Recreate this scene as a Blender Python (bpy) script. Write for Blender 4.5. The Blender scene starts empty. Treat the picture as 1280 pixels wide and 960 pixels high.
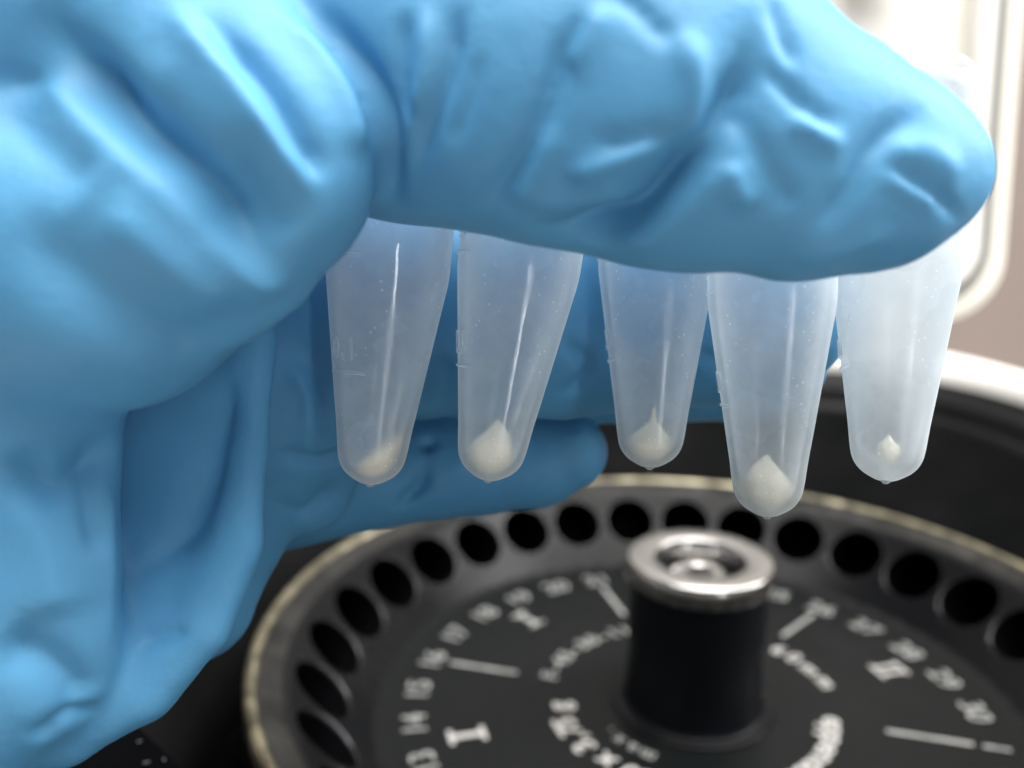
import bpy, bmesh, math, random
import numpy as np
from mathutils import Vector, Matrix, noise
from mathutils.bvhtree import BVHTree

S = 0.001                      # everything below is written in millimetres
rad = math.radians
scene = bpy.context.scene
col = scene.collection

# ------------------------------------------------------------------ camera
# world origin = centre of the rotor's printed disc, z up, y away from the photographer
FPX, PITCH, ROLL = 1095.0, rad(13.35), rad(0.34)
CAM = Vector((-37.9, -162.6, 106.2))
cd = bpy.data.cameras.new('camera')
cam = bpy.data.objects.new('camera', cd); col.objects.link(cam)
cam.location = CAM * S
Rcam = Matrix.Rotation(rad(90) - PITCH, 3, 'X') @ Matrix.Rotation(ROLL, 3, 'Z')
cam.rotation_euler = Rcam.to_euler()
cd.sensor_width = 36.0
cd.lens = FPX / 1280 * 36.0
cd.clip_start = 0.005; cd.clip_end = 20
cd.dof.use_dof = True
cd.dof.focus_distance = 0.0765
cd.dof.aperture_fstop = (cd.lens / 1.7)      # an opening 1.7 mm across, as in a telephone camera
scene.camera = cam

def at(px, py, w):
    """point seen at pixel (px, py) of the 1280 wide photograph, w mm in front of the lens"""
    return CAM + Rcam @ Vector(((px-640)/FPX*w, (480-py)/FPX*w, -w))

# ------------------------------------------------------------------ light
world = bpy.data.worlds.new('World'); scene.world = world
world.use_nodes = True
world.node_tree.nodes['Background'].inputs[0].default_value = (0.80, 0.90, 1.0, 1)
world.node_tree.nodes['Background'].inputs[1].default_value = 0.18

def area(name, loc, target, sx, sy, power, color):
    l = bpy.data.lights.new(name, 'AREA'); l.shape = 'RECTANGLE'; l.size = sx; l.size_y = sy
    l.energy = power; l.color = color
    o = bpy.data.objects.new(name, l); col.objects.link(o)
    o.location = loc
    o.rotation_euler = (Vector(target) - Vector(loc)).to_track_quat('-Z', 'Y').to_euler()
    return o
area('ceiling_lamp', (0.10, -0.20, 1.5), (0, -0.08, 0.05), 1.6, 1.3, 74, (1.0, 0.97, 0.93))
area('side_ceiling_lamp', (1.15, 0.06, 1.0), (0, -0.05, 0.05), 0.5, 1.2, 36, (1.0, 0.98, 0.96))
area('window_light', (0.75, -1.9, 0.35), (0, -0.05, 0.05), 0.11, 1.5, 7, (0.95, 0.98, 1.0))

scene.view_settings.view_transform = 'Standard'
scene.view_settings.look = 'None'
scene.view_settings.exposure = 0.0
scene.view_settings.gamma = 1.0
scene.render.engine = 'CYCLES'
scene.cycles.use_denoising = True
scene.cycles.max_bounces = 12
scene.cycles.transparent_max_bounces = 24

# ------------------------------------------------------------------ helpers
def tag(o, label=None, cat=None, group=None, kind=None):
    if label: o['label'] = label
    if cat: o['category'] = cat
    if group: o['group'] = group
    if kind: o['kind'] = kind
    return o

def link(name, me, mat=None, parent=None, smooth=True):
    o = bpy.data.objects.new(name, me); col.objects.link(o)
    if mat is not None and not me.materials: me.materials.append(mat)
    if smooth:
        me.polygons.foreach_set('use_smooth', [True]*len(me.polygons))
    if parent is not None: o.parent = parent
    return o

def mesh(name, verts, faces):
    me = bpy.data.meshes.new(name)
    me.from_pydata([tuple(c*S for c in v) for v in verts], [], faces)
    me.update()
    return me

def lathe(name, prof, n=96, cx=0, cy=0, closed=False):
    v, f = [], []
    m = len(prof)
    for (r, z) in prof:
        for i in range(n):
            a = 2*math.pi*i/n
            v.append((cx + r*math.cos(a), cy + r*math.sin(a), z))
    rng = range(m) if closed else range(m-1)
    for j in rng:
        k = (j+1) % m
        for i in range(n):
            i2 = (i+1) % n
            f.append((j*n+i, j*n+i2, k*n+i2, k*n+i))
    me = mesh(name, v, f)
    bm = bmesh.new(); bm.from_mesh(me)
    bmesh.ops.remove_doubles(bm, verts=bm.verts, dist=1e-6)
    bmesh.ops.recalc_face_normals(bm, faces=bm.faces)
    bm.to_mesh(me); bm.free()
    return me

def autosmooth(o, deg=35):
    bm = bmesh.new(); bm.from_mesh(o.data)
    for e in bm.edges:
        if len(e.link_faces) == 2 and e.calc_face_angle(0) > rad(deg): e.smooth = False
    bm.to_mesh(o.data); bm.free()
    return o

def box_mesh(name, sx, sy, sz, bev=1.0, seg=3):
    bm = bmesh.new()
    bmesh.ops.create_cube(bm, size=1)
    for v in bm.verts: v.co = Vector((v.co.x*sx, v.co.y*sy, v.co.z*sz))*S
    if bev: bmesh.ops.bevel(bm, geom=bm.edges[:], offset=bev*S, segments=seg, affect='EDGES', profile=0.5)
    me = bpy.data.meshes.new(name); bm.to_mesh(me); bm.free()
    return me

# ------------------------------------------------------------------ materials
def mat(name, color, rough=0.5, metal=0.0, spec=0.5, coat=0.0):
    m = bpy.data.materials.new(name); m.use_nodes = True
    b = m.node_tree.nodes['Principled BSDF']
    b.inputs['Base Color'].default_value = (*color, 1)
    b.inputs['Roughness'].default_value = rough
    b.inputs['Metallic'].default_value = metal
    b.inputs['Specular IOR Level'].default_value = spec
    b.inputs['Coat Weight'].default_value = coat
    return m

def add(m, t, **kw):
    n = m.node_tree.nodes.new(t)
    for k, v in kw.items():
        if k in n.inputs.keys(): n.inputs[k].default_value = v
        else: setattr(n, k, v)
    return n

def ramp(m, src, stops):
    r = add(m, 'ShaderNodeValToRGB')
    e = r.color_ramp.elements
    while len(e) < len(stops): e.new(0.5)
    for el, (p, c) in zip(e, stops):
        el.position = p; el.color = c if len(c) == 4 else (*c, 1)
    m.node_tree.links.new(src, r.inputs[0])
    return r

def noisy(m, scale, lo, hi, socket='Roughness', detail=4, bump=0.0, bscale=None, dist=0.0002):
    L = m.node_tree.links; b = m.node_tree.nodes['Principled BSDF']
    tc = add(m, 'ShaderNodeTexCoord')
    nz = add(m, 'ShaderNodeTexNoise', Scale=scale, Detail=detail)
    L.new(tc.outputs['Object'], nz.inputs['Vector'])
    r = ramp(m, nz.outputs['Fac'], [(0.35, lo if isinstance(lo, tuple) else (lo,)*3), (0.65, hi if isinstance(hi, tuple) else (hi,)*3)])
    L.new(r.outputs[0], b.inputs[socket])
    if bump:
        n2 = add(m, 'ShaderNodeTexNoise', Scale=bscale or scale*4, Detail=3)
        L.new(tc.outputs['Object'], n2.inputs['Vector'])
        bp = add(m, 'ShaderNodeBump', Strength=bump, Distance=dist)
        L.new(n2.outputs['Fac'], bp.inputs['Height']); L.new(bp.outputs[0], b.inputs['Normal'])
    return m

M = {}
# blue nitrile
g = mat('blue_nitrile', (0.10, 0.40, 0.72), 0.52, 0, 0.27)
L = g.node_tree.links; b = g.node_tree.nodes['Principled BSDF']
b.inputs['Subsurface Weight'].default_value = 0.12
b.inputs['Subsurface Radius'].default_value = (0.3, 0.8, 1.0)
b.inputs['Subsurface Scale'].default_value = 0.0018
tc = add(g, 'ShaderNodeTexCoord')
n1 = add(g, 'ShaderNodeTexNoise', Scale=60, Detail=3)
L.new(tc.outputs['Object'], n1.inputs['Vector'])
r1 = ramp(g, n1.outputs['Fac'], [(0.3, (0.080, 0.275, 0.49)), (0.7, (0.100, 0.318, 0.54))])
L.new(r1.outputs[0], b.inputs['Base Color'])
n2 = add(g, 'ShaderNodeTexNoise', Scale=260, Detail=4, Roughness=0.6)
n3 = add(g, 'ShaderNodeTexNoise', Scale=2600, Detail=2)
L.new(tc.outputs['Object'], n2.inputs['Vector']); L.new(tc.outputs['Object'], n3.inputs['Vector'])
b1 = add(g, 'ShaderNodeBump', Strength=0.3, Distance=0.0006)
b2 = add(g, 'ShaderNodeBump', Strength=0.12, Distance=0.00006)
L.new(n2.outputs['Fac'], b1.inputs['Height']); L.new(n3.outputs['Fac'], b2.inputs['Height'])
L.new(b1.outputs[0], b2.inputs['Normal']); L.new(b2.outputs[0], b.inputs['Normal'])
M['glove'] = g

# milky polypropylene: thin wall that scatters and lets part of the light straight through
def plastic(name, a0, a1, tint=(0.87, 0.93, 0.96), gloss_rough=0.07, specks=True, frost=0.22):
    m = bpy.data.materials.new(name); m.use_nodes = True
    nt = m.node_tree; L = nt.links
    for n in list(nt.nodes):
        if n.type != 'OUTPUT_MATERIAL': nt.nodes.remove(n)
    out = nt.nodes['Material Output']
    tc = add(m, 'ShaderNodeTexCoord')
    lw = add(m, 'ShaderNodeLayerWeight', Blend=0.5)
    pw = add(m, 'ShaderNodeMath', operation='POWER'); pw.inputs[1].default_value = 1.8
    L.new(lw.outputs['Facing'], pw.inputs[0])
    mr = add(m, 'ShaderNodeMapRange'); mr.inputs['To Min'].default_value = a0; mr.inputs['To Max'].default_value = a1
    L.new(pw.outputs[0], mr.inputs['Value'])
    fac = mr.outputs[0]
    if specks:
        cl = add(m, 'ShaderNodeTexNoise', Scale=330, Detail=5, Roughness=0.6)
        L.new(tc.outputs['Object'], cl.inputs['Vector'])
        cr = add(m, 'ShaderNodeMapRange'); cr.inputs['From Min'].default_value = 0.42; cr.inputs['From Max'].default_value = 0.72
        cr.inputs['To Min'].default_value = 0.0; cr.inputs['To Max'].default_value = 0.08
        L.new(cl.outputs['Fac'], cr.inputs['Value'])
        vo = add(m, 'ShaderNodeTexVoronoi', Scale=1500)
        L.new(tc.outputs['Object'], vo.inputs['Vector'])
        vr = add(m, 'ShaderNodeMapRange'); vr.inputs['From Min'].default_value = 0.10; vr.inputs['From Max'].default_value = 0.22
        vr.inputs['To Min'].default_value = 0.34; vr.inputs['To Max'].default_value = 0.0
        L.new(vo.outputs['Distance'], vr.inputs['Value'])
        ms = add(m, 'ShaderNodeTexNoise', Scale=210, Detail=2)
        L.new(tc.outputs['Object'], ms.inputs['Vector'])
        mm = add(m, 'ShaderNodeMapRange'); mm.inputs['From Min'].default_value = 0.48; mm.inputs['From Max'].default_value = 0.60
        L.new(ms.outputs['Fac'], mm.inputs['Value'])
        mu = add(m, 'ShaderNodeMath', operation='MULTIPLY'); L.new(vr.outputs[0], mu.inputs[0]); L.new(mm.outputs[0], mu.inputs[1])
        a1n = add(m, 'ShaderNodeMath', operation='ADD'); L.new(fac, a1n.inputs[0]); L.new(cr.outputs[0], a1n.inputs[1])
        a2n = add(m, 'ShaderNodeMath', operation='ADD', use_clamp=True); L.new(a1n.outputs[0], a2n.inputs[0]); L.new(mu.outputs[0], a2n.inputs[1])
        fac = a2n.outputs[0]
    nb = add(m, 'ShaderNodeTexNoise', Scale=420, Detail=3)
    L.new(tc.outputs['Object'], nb.inputs['Vector'])
    bp = add(m, 'ShaderNodeBump', Strength=0.25, Distance=0.0001)
    L.new(nb.outputs['Fac'], bp.inputs['Height'])
    df = add(m, 'ShaderNodeBsdfDiffuse'); df.inputs[0].default_value = (*tint, 1)
    tr = add(m, 'ShaderNodeBsdfTranslucent'); tr.inputs[0].default_value = (*tint, 1)
    s = add(m, 'ShaderNodeMixShader'); s.inputs[0].default_value = 0.5
    L.new(df.outputs[0], s.inputs[1]); L.new(tr.outputs[0], s.inputs[2])
    tp = add(m, 'ShaderNodeBsdfTransparent'); tp.inputs[0].default_value = (0.97, 0.985, 1, 1)
    rf = add(m, 'ShaderNodeBsdfRefraction', Roughness=0.55, IOR=1.12); rf.inputs[0].default_value = (0.97, 0.985, 1, 1)
    tf = add(m, 'ShaderNodeMixShader'); tf.inputs[0].default_value = frost; L.new(tp.outputs[0], tf.inputs[1]); L.new(rf.outputs[0], tf.inputs[2])
    mx = add(m, 'ShaderNodeMixShader'); L.new(fac, mx.inputs[0]); L.new(tf.outputs[0], mx.inputs[1]); L.new(s.outputs[0], mx.inputs[2])
    gl = add(m, 'ShaderNodeBsdfGlossy', Roughness=gloss_rough)
    gn = add(m, 'ShaderNodeTexNoise', Scale=150, Detail=3)
    oi = add(m, 'ShaderNodeObjectInfo')
    ad = add(m, 'ShaderNodeVectorMath', operation='MULTIPLY_ADD')
    L.new(oi.outputs['Location'], ad.inputs[0]); ad.inputs[1].default_value = (40, 40, 40); L.new(tc.outputs['Object'], ad.inputs[2])
    L.new(ad.outputs[0], gn.inputs['Vector'])
    gr = add(m, 'ShaderNodeMapRange'); gr.inputs['From Min'].default_value = 0.40; gr.inputs['From Max'].default_value = 0.60
    gr.inputs['To Min'].default_value = gloss_rough; gr.inputs['To Max'].default_value = 0.32
    L.new(gn.outputs['Fac'], gr.inputs['Value']); L.new(gr.outputs[0], gl.inputs['Roughness'])
    L.new(bp.outputs[0], gl.inputs['Normal'])
    m2 = add(m, 'ShaderNodeMixShader'); m2.inputs[0].default_value = 0.045; L.new(mx.outputs[0], m2.inputs[1]); L.new(gl.outputs[0], m2.inputs[2])
    L.new(m2.outputs[0], out.inputs['Surface'])
    return m
M['tube'] = plastic('milky_polypropylene', 0.18, 1.0)
M['tube_frosted'] = plastic('scuffed_polypropylene', 0.20, 0.95, frost=0.5)
M['mark'] = plastic('raised_mark_plastic', 0.28, 0.85, specks=False)
M['lid'] = plastic('clear_lid_plastic', 0.10, 0.5, specks=False)
M['pellet'] = noisy(mat('cream_pellet', (0.86, 0.80, 0.64), 0.6), 900, (1.0, 0.90, 0.72), (1.0, 0.86, 0.64), 'Base Color', bump=0.15, bscale=2500, dist=0.0001)
M['tan_pellet'] = noisy(mat('tan_pellet', (0.86, 0.74, 0.60), 0.6), 900, (1.0, 0.86, 0.66), (0.96, 0.74, 0.52), 'Base Color', bump=0.2, bscale=2500, dist=0.0001)

M['anod'] = noisy(mat('black_anodised', (0.0042, 0.005, 0.0052), 0.34, 0.0, 0.08), 70, 0.28, 0.46, bump=0.05, bscale=900)
M['anod2'] = noisy(mat('black_anodised_slope', (0.003, 0.0033, 0.004), 0.3, 0.0, 0.10), 60, 0.24, 0.34, bump=0.04, bscale=500)
M['bore'] = mat('black_bore', (0.0015, 0.0015, 0.002), 0.6, 0, 0.05)
M['lip'] = noisy(mat('worn_lip', (0.06, 0.06, 0.065), 0.2, 0.9), 200, 0.12, 0.4)
M['band'] = noisy(mat('mottled_glint_band', (0.10, 0.10, 0.105), 0.3, 0.8), 90, (0.005, 0.006, 0.006), (0.04, 0.039, 0.038), 'Base Color', bump=0.3, bscale=260, dist=0.0004)  # uneven glints of the inner band imitated by mottled grey in the base colour
M['gold'] = noisy(mat('brass_rim', (0.50, 0.44, 0.28), 0.30, 0.85), 160, (0.09, 0.083, 0.06), (0.34, 0.31, 0.22), 'Base Color', bump=0.4, bscale=350, dist=0.0006)
M['knob'] = mat('black_knob', (0.004, 0.0045, 0.006), 0.4, 0, 0.12)
M['matt'] = mat('matt_black', (0.004, 0.0042, 0.005), 0.8, 0, 0.0)
M['steel'] = noisy(mat('brushed_steel', (0.40, 0.39, 0.38), 0.24, 1.0), 30, 0.2, 0.28)
M['print'] = noisy(mat('grey_print', (0.55, 0.56, 0.54), 0.6), 300, (0.14, 0.148, 0.145), (0.25, 0.25, 0.245), 'Base Color')
M['print2'] = mat('white_print', (0.30, 0.295, 0.285), 0.6)
M['gasket'] = noisy(mat('black_rubber', (0.006, 0.006, 0.007), 0.42, 0, 0.12), 60, 0.32, 0.6)
M['bowl'] = noisy(mat('chamber_coating', (0.03, 0.028, 0.026), 0.6, 0, 0.0), 40, (0.0035, 0.0038, 0.004), (0.006, 0.006, 0.0062), 'Base Color', bump=0.15, bscale=300)
M['white'] = noisy(mat('white_enamel', (0.80, 0.78, 0.74), 0.35), 12, (0.76, 0.74, 0.70), (0.83, 0.81, 0.78), 'Base Color')
M['cream'] = noisy(mat('cream_enamel', (0.70, 0.68, 0.60), 0.4), 12, (0.66, 0.64, 0.56), (0.73, 0.71, 0.64), 'Base Color')
M['groove'] = mat('grey_groove_seal', (0.16, 0.16, 0.15), 0.6)
M['wall'] = noisy(mat('taupe_wall', (0.36, 0.29, 0.25), 0.8), 4, (0.17, 0.137, 0.122), (0.21, 0.168, 0.15), 'Base Color', bump=0.2, bscale=90)
M['bench'] = noisy(mat('bench_laminate', (0.5, 0.49, 0.46), 0.5), 8, (0.45, 0.44, 0.41), (0.54, 0.53, 0.5), 'Base Color')
M['brass'] = mat('yellow_latch', (0.62, 0.42, 0.08), 0.35, 0.3)

# ------------------------------------------------------------------ setting
def quad(name, pts, m):
    o = link(name, mesh(name, pts, [tuple(range(len(pts)))]), m, smooth=False)
    tag(o, kind='structure'); return o
quad('bench', [(-900, -400, -190), (900, -400, -190), (900, 639, -190), (-900, 639, -190)], M['bench'])
quad('back_wall', [(-1500, 640, -900), (1500, 640, -900), (1500, 640, 1500), (-1500, 640, 1500)], M['wall'])

# ------------------------------------------------------------------ centrifuge housing
def empty(name, loc=(0, 0, 0)):
    o = bpy.data.objects.new(name, None); col.objects.link(o); o.location = Vector(loc)*S
    o.empty_display_size = 0.01
    return o

cf = tag(empty('centrifuge'), 'white benchtop centrifuge with black chamber and its lid standing open', 'centrifuge')
n = 192
def oval(ax_, ay_, z, p=4.5):       # rounded rectangle round the rotor axis
    out = []
    for i in range(n):
        a = 2*math.pi*i/n; c, s_ = math.cos(a), math.sin(a)
        r = 1/((abs(c)/ax_)**p + (abs(s_)/ay_)**p)**(1/p)
        out.append((r*c, r*s_, z))
    return out
def loft(name, rings, m, parent):
    v = [p for r in rings for p in r]; f = []
    for j in range(len(rings)-1):
        for i in range(n): f.append((j*n+i, j*n+(i+1) % n, (j+1)*n+(i+1) % n, (j+1)*n+i))
    return link(name, mesh(name, v, f), m, parent)
loft('housing', [oval(126, 154, 34), oval(126, 154, 40), oval(127.5, 155.5, 43.5), oval(130, 158, 44.8), oval(134, 172, 44.9), oval(137, 190, 43.5), oval(140, 200, 39), oval(142, 206, 30), oval(144, 208, 0), oval(146, 210, -189)], M['white'], cf)
loft('chamber_bowl', [oval(20, 20, -62, 2), oval(90, 90, -60, 2), oval(97, 97, -52, 2), oval(99, 99, -10, 2), oval(100, 100, -2, 2), oval(102, 102.5, 1, 2), oval(105, 108, 5, 2.2), oval(111, 122, 13, 3), oval(116, 140, 22, 4), oval(118, 145, 25)], M['bowl'], cf)
loft('gasket', [oval(118, 145, 25), oval(118.6, 146, 27.5), oval(120, 147.5, 27.8), oval(121, 148.5, 25.5), oval(122, 149.5, 26), oval(122.4, 150, 31), oval(123.5, 151, 34.5), oval(124.4, 152, 33), oval(125, 152.6, 37.5), oval(126.3, 154.3, 38), oval(126.4, 154.4, 34)], M['gasket'], cf)

# lid, standing open behind the chamber
lid = box_mesh('lid', 302, 16, 330, 0)
bm = bmesh.new(); bm.from_mesh(lid)
vert_e = [e for e in bm.edges if abs((e.verts[0].co - e.verts[1].co).y) > 0.01]
bmesh.ops.bevel(bm, geom=vert_e, offset=0.024, segments=8, affect='EDGES', profile=0.5)
bmesh.ops.bevel(bm, geom=[e for e in bm.edges if len(e.link_faces) == 2 and e.calc_face_angle(0) > 0.9], offset=0.004, segments=3, affect='EDGES', profile=0.5)
bm.to_mesh(lid); bm.free()
lo = link('lid', lid, M['cream'], cf); autosmooth(lo, 40)
lo.location = Vector((0, 196, 216))*S; lo.rotation_euler = (rad(-6), 0, 0)
def frame_ring(name, w, h, t, d, r, m, parent, y):
    pts = []
    K = 8
    def loop(w_, h_, r_):
        out = []
        for (sx, sz, a0) in ((1, 1, 0), (-1, 1, 90), (-1, -1, 180), (1, -1, 270)):
            for k in range(K+1):
                a = rad(a0 + 90*k/K)
                out.append((sx*(w_/2-r_) + r_*math.cos(a), sz*(h_/2-r_) + r_*math.sin(a)))
        return out
    prof = [(0, 0), (0, -d*0.7), (t*0.25, -d), (t*0.75, -d), (t, -d*0.7), (t, 0)]
    v, f = [], []
    for (ins, yy) in prof:
        for (x, z) in loop(w-2*ins, h-2*ins, max(r-ins, 1)): v.append((x, y+yy, z))
    nn = 4*(K+1)
    for j in range(len(prof)-1):
        for i in range(nn): f.append((j*nn+i, j*nn+(i+1) % nn, (j+1)*nn+(i+1) % nn, (j+1)*nn+i))
    return link(name, mesh(name, v, f), m, parent)
frame_ring('lid_seal', 286, 318, 4.5, 0.8, 22, M['groove'], lo, -8.4)
frame_ring('lid_ridge', 276, 308, 8, 4.0, 17, M['white'], lo, -8.4)
o = link('lid_panel', box_mesh('lid_panel', 244, 6, 270, 2.5), M['white'], lo); o.location = (0, -0.0115, 0)
o = link('lid_latch', box_mesh('lid_latch', 16, 10, 34, 2.0), M['brass'], lo); o.location = (0.088, -0.021, -0.028)
hg = link('lid_hinge', box_mesh('lid_hinge', 180, 16, 14, 3), M['groove'], cf); hg.location = Vector((0, 188, 49))*S

# black corner of the front latch housing, low on the left
c0, c1, c2, c3 = at(20, 960, 112), at(172, 908, 118), at(236, 968, 114), at(300, 1100, 106)
c4 = at(0, 1100, 102)
up = Vector((0, 0, -14))
lnrm = (c1-c0).cross(c2-c0).normalized()
for (fx, fy, fa) in ((174, 927, 0.8), (183, 953, 0.3), (120, 938, 1.4), (205, 949, 2.1)):
    dr = (at(fx, fy, 1)-CAM); q0 = CAM + dr*((c0-CAM).dot(lnrm)/dr.dot(lnrm))
    ft = link('dust_fibre', box_mesh('dust_fibre', 0.5 if fx < 180 else 0.8, 0.16, 0.1, 0), M['print'], cf, smooth=False)
    ft.location = (q0 + lnrm*0.04*(1 if lnrm.z > 0 else -1))*S; ft.rotation_euler = (0, 0, fa)
pts = [c4, c0, c1, c2, c3]
v = [tuple(p) for p in pts] + [tuple(p+up) for p in pts]
f = [(0, 1, 2, 3, 4)] + [(i, (i+1) % 5, 5+(i+1) % 5, 5+i) for i in range(5)]
lb = link('latch_housing', mesh('latch_housing', v, f), M['matt'], cf, smooth=False)

# ------------------------------------------------------------------ rotor
rt = tag(empty('centrifuge_rotor'), 'black thirty-place rotor with printed grey numbers, brass coloured rim and central knob', 'rotor')
prof = [(12, 0), (40, 0), (62.5, 0), (64.5, 0.15), (66, 0.8)]
body_v, body_f = [], []
NA = 240
def strip(prof):
    base = len(body_v)
    for (r, z) in prof:
        for i in range(NA):
            a = 2*math.pi*i/NA + rad(-14.7+6)
            body_v.append((r*math.sin(a), r*math.cos(a), z))
    for j in range(len(prof)-1):
        for i in range(NA):
            body_f.append((base+j*NA+i, base+j*NA+(i+1) % NA, base+(j+1)*NA+(i+1) % NA, base+(j+1)*NA+i))
strip(prof)
strip([(80, 14.2), (80.8, 15.0), (82.0, 15.6), (84.5, 16.6), (86.2, 17.1)])
strip([(88.2, 16.2), (88.6, 14), (89, 4), (86, -14), (60, -44), (20, -44)])
R0, Z0, R1, Z1 = 66, 0.8, 80, 14.2
SL = math.hypot(R1-R0, Z1-Z0); ca, sa = (R1-R0)/SL, (Z1-Z0)/SL
SC = (75-R0)/ca                         # slope position of hole centres
def slope(th, a, s_):
    R = R0 + s_*ca
    t = th + a/R
    return (R*math.sin(t), R*math.cos(t), Z0 + s_*sa)
N8 = 40
HR = 7.05
bores = []
for k in range(30):
    th = rad(-14.7 + 12*k)
    base = len(body_v)
    loops = []
    # border follows the sector edges (8 fine steps along top and bottom so it meets the rings)
    border = []
    for j in range(N8):
        ph = 2*math.pi*j/N8 + math.pi/4
        cx_, sy_ = math.cos(ph), math.sin(ph)
        q = max(abs(cx_), abs(sy_)); nx, ny = cx_/q, sy_/q
        s_ = 0 if ny <= -0.999 else (SL if ny >= 0.999 else (SC + ny*(SL-SC) if ny > 0 else SC + ny*SC))
        R = R0 + s_*ca
        border.append((nx*rad(6)*R, s_))
    loops.append(border)
    for rr in (HR+0.4, HR+0.16):
        loops.append([(rr*math.cos(2*math.pi*j/N8+math.pi/4), SC + rr*math.sin(2*math.pi*j/N8+math.pi/4)) for j in range(N8)])
    for lp in loops:
        for (a, s_) in lp: body_v.append(slope(th, a, s_))
    for q in range(2):
        for j in range(N8):
            j2 = (j+1) % N8
            body_f.append((base+q*N8+j, base+q*N8+j2, base+(q+1)*N8+j2, base+(q+1)*N8+j))
me = mesh('rotor_disc', body_v, body_f)
bm = bmesh.new(); bm.from_mesh(me)
bmesh.ops.remove_doubles(bm, verts=bm.verts, dist=5e-6)
bmesh.ops.recalc_face_normals(bm, faces=bm.faces)
for fc in bm.faces:
    c = fc.calc_center_median()/S
    rr = math.hypot(c.x, c.y)
    fc.material_index = 2 if rr > 82.4 and c.z > 14.5 else (1 if rr > 64.6 and c.z > 0 else 0)
    if fc.normal.z < 0 and c.z > -1 and rr < 87: fc.normal_flip()
bm.to_mesh(me); bm.free()
me.materials.append(M['anod']); me.materials.append(M['anod2']); me.materials.append(M['band'])
disc = autosmooth(link('rotor_disc', me, None, rt), 28)

def bore_mesh(th, which):
    nrm = Vector((-sa*math.sin(th), -sa*math.cos(th), ca))     # up, toward the axis
    v, f = [], []
    if which == 'lip': ringsd = [(HR+0.16, 0.0), (HR+0.05, 0.02), (HR, -0.35), (HR-0.05, -0.8)]
    else: ringsd = [(HR-0.04, -0.7), (HR-0.1, -9), (HR-0.6, -20), (2.0, -24), (0.01, -24.5)]
    for (rr, d) in ringsd:
        for j in range(N8):
            ph = 2*math.pi*j/N8
            p = Vector(slope(th, rr*math.cos(ph), SC + rr*math.sin(ph))) + nrm*d
            v.append(tuple(p))
    for q in range(len(ringsd)-1):
        for j in range(N8):
            j2 = (j+1) % N8
            f.append((q*N8+j, q*N8+j2, (q+1)*N8+j2, (q+1)*N8+j))
    return v, f
bm_, bf_ = bore_mesh(0, 'bore'); bore_me = mesh('tube_bore', bm_, bf_)
lm_, lf_ = bore_mesh(0, 'lip'); lip_me = mesh('bore_lip', lm_, lf_)
for k in range(30):
    th = 14.7 - 12*k
    o = link('tube_bore', bore_me, M['bore'], rt); o.rotation_euler = (0, 0, rad(th))
    o2 = link('bore_lip', lip_me, M['lip'], o)
rim = link('rim', lathe('rim', [(86.2, 16.9), (86.4, 17.6), (87.0, 18.0), (88.0, 18.0), (88.6, 17.4), (88.7, 15.6)], 240), M['gold'], rt)
# dried drops on the rim
random.seed(4)
for k in range(26):
    a = random.uniform(-2.6, 2.6); 
    bmx = bmesh.new(); bmesh.ops.create_icosphere(bmx, subdivisions=2, radius=1)
    sx, sy, sz = random.uniform(0.5, 2.4), random.uniform(0.4, 0.9), random.uniform(0.25, 0.5)
    for q in bmx.verts: q.co = Vector((q.co.x*sx, q.co.y*sy, q.co.z*sz))*S*(1+0.2*noise.noise(q.co*2+Vector((k, 0, 0))))
    mm = bpy.data.meshes.new('dried_drop'); bmx.to_mesh(mm); bmx.free()
    o = link('dried_drop', mm, M['gold'], rt)
    o.location = Vector((87.2*math.sin(a), 87.2*math.cos(a), 18.0))*S; o.rotation_euler = (0, 0, -a)

# knob
kb = link('knob', lathe('knob', [(0, 26.0), (9.3, 26.0), (9.5, 31.2), (14.0, 31.4), (14.0, 27.6), (13.9, 27.2), (13.7, 26), (13.7, 9), (13.8, 2), (14.0, 0.9), (14.4, 0.5), (14.8, 0.3), (14.8, 0.0)], 96), M['knob'], rt)
autosmooth(kb, 40)
o = link('steel_ring', lathe('steel_ring', [(9.0, 27.0), (9.0, 31.9), (9.3, 32.2), (13.95, 32.2), (14.3, 31.85), (14.3, 28.6), (14.1, 27.8), (14.02, 27.8)], 96), M['steel'], kb); autosmooth(o, 50)
o = link('centre_screw', lathe('centre_screw', [(5.7, 26.1), (5.7, 28.6), (5.2, 29.4), (3.6, 29.8), (2.6, 29.2), (2.4, 26.6), (0, 26.5)], 64), M['steel'], kb); autosmooth(o, 50)
o = link('base_collar', lathe('base_collar', [(14.8, 0.02), (16.6, 0.02), (16.7, 0.3), (16.3, 0.6), (14.7, 0.65)], 96), M['anod2'], kb)

# lettering
def text_mesh(txt, size, ext=0.06, off=0.0):
    c = bpy.data.curves.new('t', 'FONT'); c.body = txt; c.size = size; c.extrude = ext; c.offset = off
    c.align_x = 'CENTER'; c.align_y = 'CENTER'; c.resolution_u = 4
    o = bpy.data.objects.new('t', c); col.objects.link(o)
    dg = bpy.context.evaluated_depsgraph_get()
    me = bpy.data.meshes.new_from_object(o.evaluated_get(dg))
    bpy.data.objects.remove(o); bpy.data.curves.remove(c)
    return me
def on_disc(name, txt, size, R, adeg, m, off=0.03, rot=0, ext=0.05):
    me = text_mesh(txt, size, ext, off)
    for q in me.vertices: q.co = q.co*S
    o = link(name, me, m, rt, smooth=False)
    a = rad(adeg)
    o.location = Vector((R*math.sin(a), R*math.cos(a), 0.055))*S
    o.rotation_euler = (0, 0, -a + rad(rot))
    return o
def A(k): return -14.7 - 12*(21-k)
for k in range(1, 31):
    on_disc('number', str(k), 7.0, 57.3, A(k), M['print'])
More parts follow.
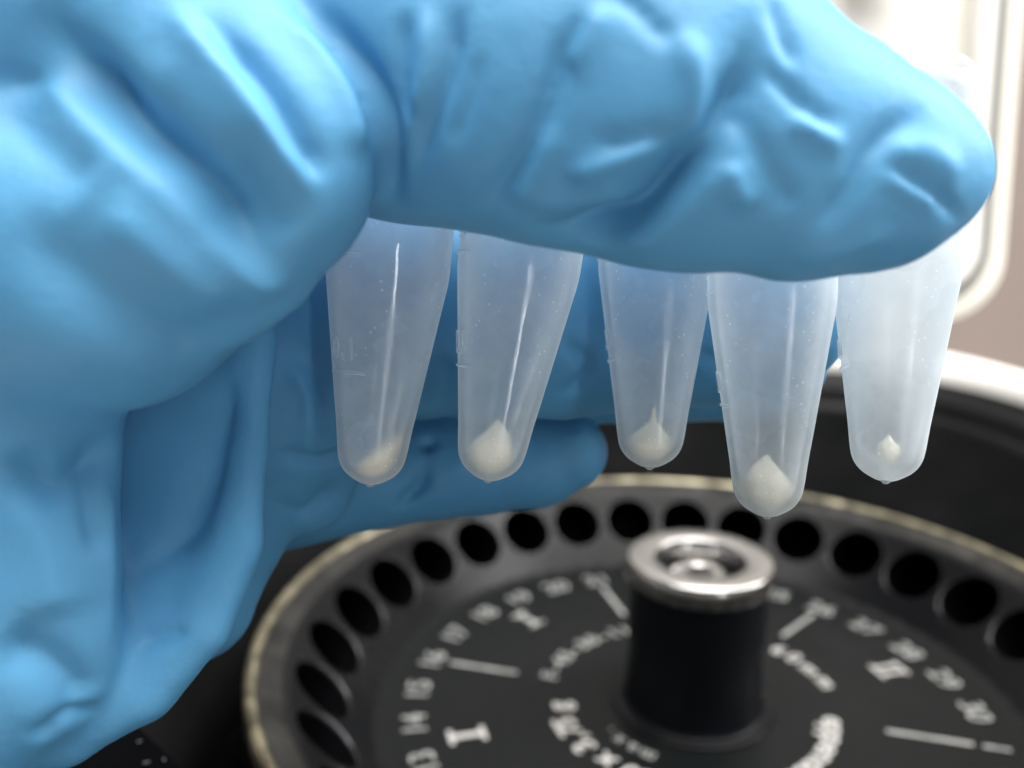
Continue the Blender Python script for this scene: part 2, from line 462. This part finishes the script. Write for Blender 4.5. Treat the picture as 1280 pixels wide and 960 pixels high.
def radial_bar(adeg, ra, rb, w, m, name='sector_line'):
    a = rad(adeg); d = Vector((math.sin(a), math.cos(a), 0)); t = Vector((d.y, -d.x, 0))
    p = [d*ra - t*w/2, d*rb - t*w/2, d*rb + t*w/2, d*ra + t*w/2]
    v = [tuple(q+Vector((0, 0, 0.08))) for q in p] + [tuple(q) for q in p]
    link(name, mesh(name, v, [(0, 1, 2, 3), (0, 4, 5, 1), (1, 5, 6, 2), (2, 6, 7, 3), (3, 7, 4, 0)]), m, rt, smooth=False)
for k in (1, 6, 11, 16, 21, 26):
    radial_bar(A(k), 37.8, 53.4, 1.0, M['print'])
for k, t in ((3.5, 'II'), (8.5, 'I'), (13.5, 'I'), (18.5, 'I'), (23.5, 'II'), (28.5, 'II')):
    R = 47.8
    a = A(k)
    d = Vector((math.sin(rad(a)), math.cos(rad(a)), 0)); tt = Vector((d.y, -d.x, 0))
    def bar(x0, x1, y0, y1):
        p = [d*(R+y0)+tt*x0, d*(R+y1)+tt*x0, d*(R+y1)+tt*x1, d*(R+y0)+tt*x1]
        b0 = len(vv); vv.extend(tuple(q+Vector((0, 0, 0.08))) for q in p); ff.append((b0, b0+1, b0+2, b0+3))
    vv, ff = [], []
    if t == 'I':
        bar(-0.75, 0.75, -2.7, 2.7); bar(-2.2, 2.2, -3.7, -2.7); bar(-2.2, 2.2, 2.7, 3.7)
    else:
        bar(-1.8, -0.9, -2.7, 2.7); bar(0.9, 1.8, -2.7, 2.7); bar(-2.7, 2.7, -3.4, -2.7); bar(-2.7, 2.7, 2.7, 3.4)
    link('sector_numeral', mesh('sector_numeral', vv, ff), M['print2'] if k in (13.5, 28.5) else M['print'], rt, smooth=False)
def arc_text(txt, size, R, a0, step, m, off=0.15):
    for i, ch in enumerate(txt):
        if ch != ' ': on_disc('letter', ch, size, R, a0 + step*i, m, off)
ARCS = [('F-45-30-11', 5.0, 30.4, -73, 5.9, 'print', 0.12), ('30 x 3,75 g', 6.4, 28.0, -151, 5.6, 'print2', 0.16),
        ('max.', 4.2, 21.5, -146, 9, 'print', 0.05), ('60', 5.4, 31.2, 50, 7.6, 'print2', 0.1), ('mm', 5.4, 31.0, 67, 10.2, 'print2', 0.1), ('eppendorf', 6.8, 28.0, 105, 6.6, 'print2', 0.1)]
for t, sz, R, a0, st, m, off in ARCS: arc_text(t, sz, R, a0, st, M[m], off)

# ------------------------------------------------------------------ tubes
TUBE_PROF = [(0.0, 0.0), (0.7, 0.08), (1.4, 0.42), (2.15, 0.9), (2.75, 1.7), (3.02, 2.7), (3.3, 5.0), (3.6, 6.8), (5.1, 16.6), (5.3, 17.8), (5.4, 18.8), (5.42, 20), (5.5, 33.6), (6.2, 33.9), (6.4, 34.6), (6.4, 35.5), (6.1, 35.7), (5.0, 35.7)]
TUBE_IN = [(4.75, 35.2), (4.75, 20), (4.66, 18), (2.7, 5.0), (2.38, 2.9), (1.95, 1.8), (1.2, 1.0), (0.5, 0.72), (0, 0.66)]
def r_at(z):
    for (r0, z0), (r1, z1) in zip(TUBE_PROF, TUBE_PROF[1:]):
        if z0 <= z <= z1: return r0 + (r1-r0)*(z-z0)/max(z1-z0, 1e-6)
    return 5.5
def soften(P, it=2):
    for _ in range(it):
        Q_ = [P[0]]
        for a_, b_ in zip(P, P[1:]):
            Q_ += [(a_[0]*.75+b_[0]*.25, a_[1]*.75+b_[1]*.25), (a_[0]*.25+b_[0]*.75, a_[1]*.25+b_[1]*.75)]
        P = Q_ + [P[-1]]
    return P
TUBE_PROF = soften(TUBE_PROF)
body_me = lathe('tube_body', TUBE_PROF + soften(TUBE_IN), 96)
body5 = body_me.copy(); body5.materials.append(M['tube_frosted'])
nub_me = lathe('moulding_nub', [(0.0, -0.2), (0.2, -0.18), (0.32, -0.06), (0.5, 0.08), (0.0, 0.15)], 12)
lid_me = lathe('tube_lid', [(0, 36.2), (4.2, 36.2), (4.6, 36.7), (4.8, 37.2), (6.1, 37.3), (6.35, 37.0), (6.4, 36.0), (6.0, 35.75), (4.7, 35.7), (4.65, 31.5), (4.3, 31.2), (4.1, 31.5), (4.1, 35.3), (0, 35.4)], 64)
def wrap(me, ang0, z0, lift):
    for q in me.vertices:
        x, y, z = q.co
        zz = z0 + y; r = r_at(zz) + lift + z
        a = ang0 + x / r_at(z0)
        q.co = Vector((r*math.cos(a), r*math.sin(a), zz))*S
    return me
def band(ang0, ang1, z, h, t):
    v, f = [], []
    K = 14
    for i in range(K+1):
        a = ang0 + (ang1-ang0)*i/K
        for (dz, dr) in ((-h/2, -0.05), (-h/4, t), (h/4, t), (h/2, -0.05)):
            r = r_at(z+dz) + dr; v.append((r*math.cos(a), r*math.sin(a), z+dz))
    for i in range(K):
        for j in range(3): f.append((i*4+j, (i+1)*4+j, (i+1)*4+j+1, i*4+j+1))
    return mesh('volume_line', v, f)
marks = [('volume_mark', wrap(text_mesh('0.1', 2.7, 0.1, 0.02), 0, 11.6, 0.05)), ('volume_mark', wrap(text_mesh('0.5', 2.7, 0.1, 0.02), 0, 21.6, 0.05)),
         ('volume_mark', wrap(text_mesh('1.0', 2.7, 0.1, 0.02), 0, 29.6, 0.05)),
         ('volume_line', band(-0.45, 0.55, 9.7, 0.34, 0.16)), ('volume_line', band(-0.4, 0.4, 19.4, 0.34, 0.16)), ('volume_line', band(-0.4, 0.4, 27.5, 0.34, 0.16))]

# (tip px, shoulder px, depth tip, depth shoulder, mark angle left of the lens, label)
TUBES = [((462, 606), (485, 342), 77.0, 77.0, 48, 'frosted microtube nearest the palm, its raised 0.1 mark turned to the front'),
         ((609, 601), (648, 338), 77.0, 77.0, 74, 'frosted microtube second from the palm, holding the widest teardrop pellet, mottled with droplets'),
         ((812, 585), (820, 345), 80.0, 81.5, 84, 'shortest looking frosted microtube, in the middle of the five above the steel knob'),
         ((959, 646), (964, 376), 76.5, 76.0, 84, 'lowest hanging frosted microtube, with one thin vertical glint down its cone'),
         ((1107, 602), (1119, 345), 75.2, 78.4, 86, 'brightest frosted microtube under the thumb tip with a broad white glint')]
PELLETS = ['tan slanted pellet smeared up one wall of the tube nearest the palm', 'large cream teardrop pellet in the second tube from the palm',
           'ivory teardrop pellet with a long thin neck in the middle tube', 'plump cream pellet in the lowest hanging tube',
           'tiny pale pellet speck at the bottom of the tube under the thumb tip']
tube_mats = []
for i, (tip, sh, wt, ws, ang, label) in enumerate(TUBES):
    P0, P1 = at(*tip, wt), at(*sh, ws)
    zax = (P1-P0).normalized()
    tocam = (CAM - P0); tocam = (tocam - zax*tocam.dot(zax)).normalized()
    right = zax.cross(tocam) * -1                      # image right
    right = tocam.cross(zax) * -1 if right.dot(Rcam @ Vector((1, 0, 0))) < 0 else right
    d = (tocam*math.cos(rad(ang)) - right*math.sin(rad(ang))).normalized()   # direction the marks face
    yax = zax.cross(d)
    mw = Matrix((d, yax, zax)).transposed().to_4x4()
    mw.translation = P0*S
    root = bpy.data.objects.new('microcentrifuge_tube', None); col.objects.link(root)
    root.empty_display_size = 0.005
    root.matrix_world = mw
    tag(root, label, 'tube', 'microcentrifuge tubes pinched between thumb and finger')
    link('tube_body', body_me if i < 4 else body5, None if i == 4 else M['tube'], root)
    link('moulding_nub', nub_me, M['tube'], root)
    link('tube_lid', lid_me, M['lid'], root)
    hg = link('lid_hinge', box_mesh('lid_hinge', 3.2, 3.4, 0.6, 0.2, 2), M['lid'], root); hg.location = Vector((0, -7.2, 35.8))*S
    for nm, me in marks: link(nm, me, M['mark'], root, smooth=False)
    tube_mats.append((mw, d, zax, tocam, right, P0))

def pellet(i, rx, ry, h, neck, zc, lean, dx=0, dy=0.45, name='cell_pellet'):
    mw, d, zax, tocam, right, P0 = tube_mats[i]
    tp_ = [(0, -0.95), (0.35, -0.93), (0.65, -0.8), (0.88, -0.52), (1, -0.12), (0.98, 0.2), (0.88, 0.5), (0.7, 0.8), (0.5, 1.05), (0.32, 1.25), (0.16, 1.42), (0.05, 1.55), (0.0, 1.58)]
    if neck: tp_ = tp_[:-5] + [(0.34, 1.12), (0.2, 1.35), (0.13, 1.65), (0.09, 1.95), (0, 2.1)]
    zz_ = np.array([p[1] for p in tp_]); rr_ = np.array([p[0] for p in tp_])
    tt_ = np.linspace(0, len(tp_)-1, 30); kk_ = np.arange(len(tp_))
    base = lathe('p', list(zip(np.interp(tt_, kk_, rr_), np.interp(tt_, kk_, zz_))), 40)
    bmx = bmesh.new(); bmx.from_mesh(base); bpy.data.meshes.remove(base)
    for q in bmx.verts:
        p = q.co / S
        n_ = 1 + 0.14*noise.noise(p*1.1 + Vector((i*7, 0, 0))) + 0.02*noise.noise(p*5)
        x, y, z = p.x*rx*n_, p.y*ry*n_, p.z*h*n_
        x += lean*(z + h*0.6) + dx; y += dy
        w = right*x + tocam*y + zax*(z + zc)
        # stay inside the tube's inner wall
        lz = w.dot(zax); rv = w - zax*lz
        ri = max(0.3, np.interp(lz, [0.66, 0.72, 1.0, 1.8, 2.9, 5.0, 18.0], [0.02, 0.5, 1.2, 1.95, 2.38, 2.7, 4.66]) - 0.04)
        if lz < 0.74: w += zax*(0.74-lz)
        if rv.length > ri: w -= rv*(1-ri/rv.length)
        q.co = (P0 + w)*S
    me = bpy.data.meshes.new(name); bmx.to_mesh(me); bmx.free()
    c = P0*S
    for q in me.vertices: q.co -= c
    o = link(name, me, M['tan_pellet'] if i == 0 else M['pellet']); o.location = c
    tag(o, PELLETS[i], 'pellet', 'cell pellets at the bottom of the tubes')
    return o
pellet(0, 1.8, 1.8, 2.1, 0, 2.2, 0.65, 0.2)
pellet(1, 2.05, 1.9, 1.9, 0, 2.35, 0.04)
pellet(2, 1.75, 1.7, 1.6, 1, 2.2, 0.06)
pellet(3, 2.0, 1.9, 1.8, 0, 2.6, -0.03)
pellet(4, 0.95, 0.9, 0.95, 0, 2.5, 0.05)

# ------------------------------------------------------------------ gloved hand: distance field -> surface
H = 0.36
LO = np.array([-82., -46., 42.]); HI = np.array([44., 42., 126.])
NX = ((HI-LO)/H).astype(int)
ax = [LO[k] + H*np.arange(NX[k]) for k in range(3)]
F = np.full(tuple(NX), 50., np.float32)
def chain(pts, squash=1.0, k=1.0):
    """string of spheres joined by tapering cones; pts = (px, py, depth, radius in px); squash flattens it in depth"""
    global F
    P = [np.array([(x-640)/FPX*w, (480-y)/FPX*w, w, r/FPX*w]) for (x, y, w, r) in pts]
    ext = 4 + 2*k
    lo = np.min([p[:3]-p[3]-ext for p in P], 0); hi = np.max([p[:3]+p[3]+ext for p in P], 0)
    a = np.clip(((lo-LO)/H).astype(int), 0, NX-1); b = np.clip(((hi-LO)/H).astype(int)+1, 1, NX)
    sl = tuple(slice(a[q], b[q]) for q in range(3))
    U, V, W = np.meshgrid(ax[0][sl[0]], ax[1][sl[1]], ax[2][sl[2]], indexing='ij')
    U = U.astype(np.float32); V = V.astype(np.float32); W = W.astype(np.float32)
    D = np.full(U.shape, 50., np.float32)
    if len(P) == 1: P = [P[0], P[0]+np.array([.01, 0, 0, 0])]
    for p, q in zip(P, P[1:]):
        # the depth axis is stretched round the chain's own depth, so the section is an ellipse
        ba = q[:3]-p[:3]; L2 = float(ba@ba)
        wu, wv, ww = U-p[0], V-p[1], W-p[2]
        t = np.clip((wu*ba[0]+wv*ba[1]+ww*ba[2])/L2, 0, 1)
        du, dv, dw = wu-t*ba[0], wv-t*ba[1], (ww-t*ba[2])/squash
        dd = np.sqrt(du*du+dv*dv+dw*dw) - (p[3]+t*(q[3]-p[3]))
        D = np.minimum(D, dd) if k <= 0 else smin(D, dd, 0.8)
    F[sl] = smin(F[sl], D, k)
def smin(a, b, k):
    h = np.clip(0.5+0.5*(b-a)/k, 0, 1)
    return b*(1-h)+a*h - k*h*(1-h)

# ring and little finger curled below, tip lit
chain([(330, 600, 104, 95), (470, 585, 104, 74), (600, 577, 104, 66), (672, 573, 103, 62), (712, 565, 102, 48)], 0.9, 1.0)
chain([(330, 590, 117, 80), (520, 590, 118, 55), (600, 590, 118, 50)], 0.9, 1.0)
# middle and index finger behind the tubes
chain([(360, 440, 106, 110), (600, 440, 106, 92), (800, 442, 105, 88), (955, 448, 104, 78)], 0.85, 0.8)
chain([(330, 360, 92, 140), (500, 392, 92, 132), (700, 392, 92, 130), (900, 388, 92, 118), (965, 388, 92, 100)], 0.8, 0.8)
# palm
chain([(300, 300, 92, 170), (310, 480, 92, 160), (255, 640, 92, 110), (230, 740, 92, 92)], 0.7, 1.0)
chain([(380, 380, 92, 90), (390, 520, 92, 90), (375, 600, 94, 70)], 0.7, 1.0)
# loose glove over the heel of the hand: a sunken panel with a rolled edge
chain([(215, 430, 77.5, 118), (208, 560, 76.5, 108), (200, 680, 76, 112), (140, 780, 75.5, 112), (40, 830, 75, 112), (-120, 860, 75, 112)], 0.45, 0.8)
chain([(318, 420, 73.5, 26), (304, 560, 72.8, 26), (298, 680, 72.2, 26), (256, 788, 71.8, 28), (180, 872, 71.4, 28), (80, 926, 71, 30), (-60, 940, 71, 30)], 0.7, 7.0)
# front of the hand: thenar bulge running down into the cuff
chain([(-150, 60, 66, 260), (60, 20, 66, 200), (190, 0, 64, 170), (292, 200, 61.5, 176), (130, 312, 64, 200), (-60, 300, 66, 230), (-250, 260, 70, 230)], 0.78, 0.5)
chain([(326, 338, 61.5, 66), (292, 372, 62, 56), (200, 360, 64, 100)], 0.8, 1.2)
chain([(-30, 420, 66, 200), (-10, 560, 68, 156), (0, 690, 68.5, 146), (2, 800, 69, 144), (-60, 850, 69, 144), (-180, 870, 69, 144)], 0.6, 2.2)
# thumb
chain([(360, 20, 71, 190), (520, 70, 68.5, 208), (700, 104, 63.5, 202), (860, 138, 62, 205), (1000, 192, 62, 160), (1090, 212, 62, 126), (1152, 213, 62, 88)], 0.74, 0.25)

# surface nets
inside = F < 0
F[0] = F[-1] = 1; F[:, 0] = F[:, -1] = 1; F[:, :, 0] = F[:, :, -1] = 1
inside = F < 0
c8 = [inside[i:NX[0]-1+i, j:NX[1]-1+j, k:NX[2]-1+k] for i in (0, 1) for j in (0, 1) for k in (0, 1)]
cnt = sum(c.astype(np.uint8) for c in c8)
act = (cnt > 0) & (cnt < 8)
idx = np.argwhere(act)
ids = np.full(act.shape, -1, np.int32); ids[act] = np.arange(len(idx))
acc = np.zeros((len(idx), 3)); num = np.zeros(len(idx))
corners = [(i, j, k) for i in (0, 1) for j in (0, 1) for k in (0, 1)]
for a in corners:
    for q in range(3):
        if a[q] == 0:
            bb = list(a); bb[q] = 1
            fa = F[idx[:, 0]+a[0], idx[:, 1]+a[1], idx[:, 2]+a[2]]; fb = F[idx[:, 0]+bb[0], idx[:, 1]+bb[1], idx[:, 2]+bb[2]]
            cr = (fa < 0) != (fb < 0)
            t = np.where(cr, fa/(np.where(cr, fa-fb, 1)), 0)
            pt = np.array(a, float)[None, :] + t[:, None]*np.eye(3)[q][None, :]
            acc[cr] += pt[cr]; num[cr] += 1
V3 = LO + H*(idx + acc/num[:, None])
quads = []
for q in range(3):
    o1, o2 = [(1, 2), (2, 0), (0, 1)][q]
    sl0 = [slice(1, NX[k]-1) for k in range(3)]; sl0[q] = slice(0, NX[q]-1)
    sl1 = list(sl0); sl1[q] = slice(1, NX[q])
    A0 = inside[tuple(sl0)]; A1 = inside[tuple(sl1)]
    e = np.argwhere(A0 != A1); flip = A0[tuple(e.T)]
    e = e + np.array([s_.start for s_ in sl0])
    d1 = np.zeros(3, int); d1[o1] = 1; d2 = np.zeros(3, int); d2[o2] = 1
    g4 = [ids[tuple((e-x).T)] for x in (d1*0, d1, d1+d2, d2)]
    Q = np.stack(g4, 1); Q[~flip] = Q[~flip][:, ::-1]
    quads.append(Q[(Q >= 0).all(1)])
Q = np.concatenate(quads)
# keep verts smooth
E_ = np.concatenate([Q[:, [0, 1]], Q[:, [1, 2]], Q[:, [2, 3]], Q[:, [3, 0]]])
deg = np.bincount(E_[:, 0], minlength=len(V3)) + np.bincount(E_[:, 1], minlength=len(V3))
def relax(X, lam, it):
    for _ in range(it):
        Y = np.stack([np.bincount(E_[:, 0], X[E_[:, 1], k], len(X)) + np.bincount(E_[:, 1], X[E_[:, 0], k], len(X)) for k in range(3)], 1)/np.maximum(deg, 1)[:, None]
        X = X + lam*(Y-X)
    return X
V3 = relax(V3, 0.5, 9)
def normals(X):
    n_ = np.cross(X[Q[:, 2]]-X[Q[:, 0]], X[Q[:, 3]]-X[Q[:, 1]])
    out = np.stack([sum(np.bincount(Q[:, j], n_[:, k], len(X)) for j in range(4)) for k in range(3)], 1)
    return out/np.maximum(np.linalg.norm(out, axis=1), 1e-9)[:, None]
NV = normals(V3)
bvh = BVHTree.FromPolygons([tuple(p) for p in V3], [tuple(int(i) for i in q) for q in Q])
# orientation check
h = bvh.ray_cast(Vector((0, 0, 0)), Vector(((1000-640)/FPX, (480-180)/FPX, 1)).normalized())
if h[0] is not None:
    near = np.argmin(((V3-np.array(h[0]))**2).sum(1))
    if NV[near, 2] > 0: Q = Q[:, ::-1].copy(); NV = -NV

def hit(px, py, nth=0):
    d_ = Vector(((px-640)/FPX, (480-py)/FPX, 1)).normalized(); o_ = Vector((0, 0, 0))
    r_ = bvh.ray_cast(o_, d_)
    return np.array(r_[0]) if r_[0] is not None else None
DISP = np.zeros(len(V3))
def fold(pts, amp, width, side=0.22, wide=2.2, taper=0.25):
    
    thumb = pts[0][0] > 470 and pts[0][1] < 310
    amp *= (0.85 if thumb else 1.3) if amp < 0 else (0.75 if thumb else 0.9)
    """one fold of the rubber: amp > 0 raises a ridge, amp < 0 sinks a crease with swollen flanks; pts in px, width in mm"""
    P = [hit(*p) for p in pts]; P = [p for p in P if p is not None]
    if len(P) < 2: return
    # Catmull-Rom resample
    Pp = [2*P[0]-P[1]] + P + [2*P[-1]-P[-2]]
    C = []
    for i in range(1, len(Pp)-2):
        for t in np.linspace(0, 1, 5, endpoint=False):
            a, b_, c_, d_ = Pp[i-1:i+3]
            C.append(0.5*((2*b_) + (-a+c_)*t + (2*a-5*b_+4*c_-d_)*t*t + (-a+3*b_-3*c_+d_)*t**3))
    C.append(P[-1]); C = np.array(C)
    reach = width*wide*2.6
    lo_, hi_ = C.min(0)-reach, C.max(0)+reach
    sel = np.where(((V3 > lo_) & (V3 < hi_)).all(1))[0]
    if not len(sel): return
    X = V3[sel]; best = np.full(len(sel), 1e9); par = np.zeros(len(sel))
    n_ = len(C)-1
    for i in range(n_):
        ba = C[i+1]-C[i]; t = np.clip(((X-C[i])@ba)/max(ba@ba, 1e-9), 0, 1)
        dd = ((X-C[i]-t[:, None]*ba)**2).sum(1)
        m_ = dd < best; best[m_] = dd[m_]; par[m_] = (i+t[m_])/n_
    d2 = best
    tp = np.minimum(1, np.minimum(par, 1-par)/taper + 0.0); tp = tp*tp*(3-2*tp)
    if taper <= 0: tp = 1
    ee = 0.5*width; g = np.exp(-(np.sqrt(d2+ee*ee)-ee)/(0.75*width))
    if amp < 0: g = g - side*np.exp(-d2/(width*wide)**2)
    DISP[sel] += amp*g*tp
FOLDS = [
 # thenar bulge: long diagonal pleats running to the web of the thumb
 ([(25, 0), (105, 82), (175, 160), (233, 214), (292, 284), (350, 362)], -3.6, 2.1, 0.15),
 ([(-10, 50), (76, 117), (175, 207), (251, 277), (325, 352), (352, 378)], 1.5, 1.4),
 ([(60, 15), (146, 76), (215, 130)], 0.9, 1.8),
 ([(190, -10), (280, 88), (350, 181), (402, 242)], 1.3, 1.1),
 ([(245, 10), (327, 99), (373, 175), (408, 235)], -1.6, 1.1),
 ([(325, -5), (405, 80), (440, 150), (446, 200)], 0.9, 1.0),
 ([(270, 165), (325, 245), (362, 305)], -1.1, 1.6),
 ([(117, 250), (204, 327), (303, 396)], 0.9, 1.8),
 ([(10, 265), (117, 362), (204, 420), (280, 436)], -1.2, 2.4),
 ([(-5, 120), (60, 185), (120, 235)], -0.8, 2.0),
 # where the bulge meets the thumb
 ([(385, -5), (455, 80), (486, 150), (490, 215), (490, 265)], -1.2, 0.7, 0.1),
 # thumb
 ([(572, -5), (562, 75), (538, 150), (515, 245)], -1.5, 0.7),
 ([(510, 10), (500, 80), (508, 160)], -1.0, 0.6),
 ([(530, 0), (530, 90), (518, 150)], 0.8, 0.6),
 ([(600, 60), (585, 130), (560, 190)], -0.5, 0.6),
 ([(740, -5), (702, 70), (677, 143), (640, 217), (590, 268)], -1.7, 0.65),
 ([(760, 0), (725, 60), (705, 75)], 1.0, 0.8),
 ([(690, 150), (668, 215), (640, 260)], 0.6, 0.9),
 ([(937, -5), (930, 83), (913, 122), (873, 182), (830, 235), (783, 282), (710, 292), (640, 272)], -3.0, 1.4, 0.15),
 ([(885, 160), (832, 236), (783, 284), (700, 294)], -1.7, 1.5, 0.15),
 ([(915, 190), (868, 248), (812, 298), (745, 312)], 1.0, 0.9),
 ([(847, 30), (873, 98), (868, 155), (850, 190)], 1.2, 0.8),
 ([(770, -10), (800, 15), (845, 62)], -0.9, 0.5),
 ([(735, 178), (790, 176), (838, 162)], -0.9, 0.6),
 ([(700, 222), (770, 204), (840, 174)], 1.0, 0.6),
 ([(916, 200), (918, 230), (940, 265)], 1.0, 0.55),
 ([(925, 130), (935, 160), (975, 235), (1000, 260)], -0.8, 0.7),
 ([(950, 70), (1000, 128), (1055, 165)], -0.9, 0.55),
 ([(985, 150), (1020, 164), (1055, 190)], 1.0, 0.5),
 ([(965, -5), (978, 40), (1000, 90)], -0.7, 0.6),
 ([(1158, 132), (1095, 182), (1062, 235), (1010, 300)], -1.4, 0.9),
 ([(1100, 200), (1145, 226), (1180, 250), (1202, 278)], -1.1, 0.35),
 ([(1102, 215), (1140, 240), (1172, 262)], 0.6, 0.4),
 ([(1100, 186), (1155, 190), (1205, 230)], 0.7, 0.9),
 ([(1120, 285), (1060, 312), (980, 325)], 0.5, 0.9),
 ([(650, 250), (720, 256), (790, 246)], 0.6, 0.9),
 # heel of the hand
 ([(285, 450), (272, 540), (250, 630), (210, 720)], -1.2, 1.6),
 ([(155, 725), (200, 700), (245, 650)], -0.5, 0.9),
 ([(165, 800), (200, 795), (238, 788)], -0.7, 0.6),
 # cuff
 ([(150, 548), (105, 590), (60, 612), (10, 560)], -1.8, 1.6),
 ([(120, 575), (112, 640), (128, 700)], -0.7, 0.8),
 ([(140, 600), (136, 700), (138, 820)], 0.6, 0.6),
 ([(-5, 790), (70, 835), (115, 885)], -1.6, 1.7),
 ([(40, 930), (80, 900), (130, 885)], -0.9, 0.9),
 ([(20, 600), (60, 700), (70, 780)], 0.7, 1.8),
 # palm and curled finger
 ([(345, 560), (400, 575), (440, 560)], -0.8, 0.7),
 ([(360, 450), (385, 500), (380, 560)], 0.7, 0.7),
 ([(340, 620), (380, 640), (420, 600)], -0.7, 0.7),
 ([(566, 518), (534, 555), (527, 605), (490, 640)], -1.4, 0.7),
 ([(600, 515), (585, 560), (560, 600)], 0.7, 0.7),
 ([(620, 520), (612, 545)], -0.6, 0.5),
 ([(700, 520), (720, 545), (745, 560)], 0.4, 0.8),
 ([(545, 440), (560, 480), (545, 520)], -0.8, 0.7),
 ([(700, 420), (735, 460), (700, 500)], -0.8, 0.7),
 ([(870, 440), (900, 455), (930, 500)], -0.7, 0.6),
]
for fd in FOLDS: fold(*fd)
nse = np.array([noise.noise(Vector(p*0.09)) * 0.14 + noise.noise(Vector((p[0]*0.22+5, p[1]*0.22, p[2]*0.22)))*0.05 for p in V3])
V4 = V3 + NV*(DISP + nse)[:, None]
V4 = relax(V4, 0.4, 4)
# to the world, in metres
Rn = np.array(Rcam); Wd = (np.stack([V4[:, 0], V4[:, 1], -V4[:, 2]], 1) @ Rn.T + np.array(CAM))
org = np.array(at(200, 400, 80))
Wd = (Wd - org)*S
Qf = Q[:, ::-1]              # mirrored axis
hm = bpy.data.meshes.new('gloved_hand')
hm.vertices.add(len(Wd)); hm.vertices.foreach_set('co', Wd.astype(np.float32).ravel())
hm.loops.add(len(Qf)*4); hm.loops.foreach_set('vertex_index', Qf.astype(np.int32).ravel())
hm.polygons.add(len(Qf)); hm.polygons.foreach_set('loop_start', np.arange(0, len(Qf)*4, 4, dtype=np.int32))
hm.update(calc_edges=True); hm.validate()
hand = link('gloved_hand', hm, M['glove'])
hand.location = Vector(org)*S
tag(hand, 'hand in a wrinkled blue nitrile glove pinching five tubes between thumb and fingers', 'gloved hand')
print('hand verts', len(V3), len(Q))
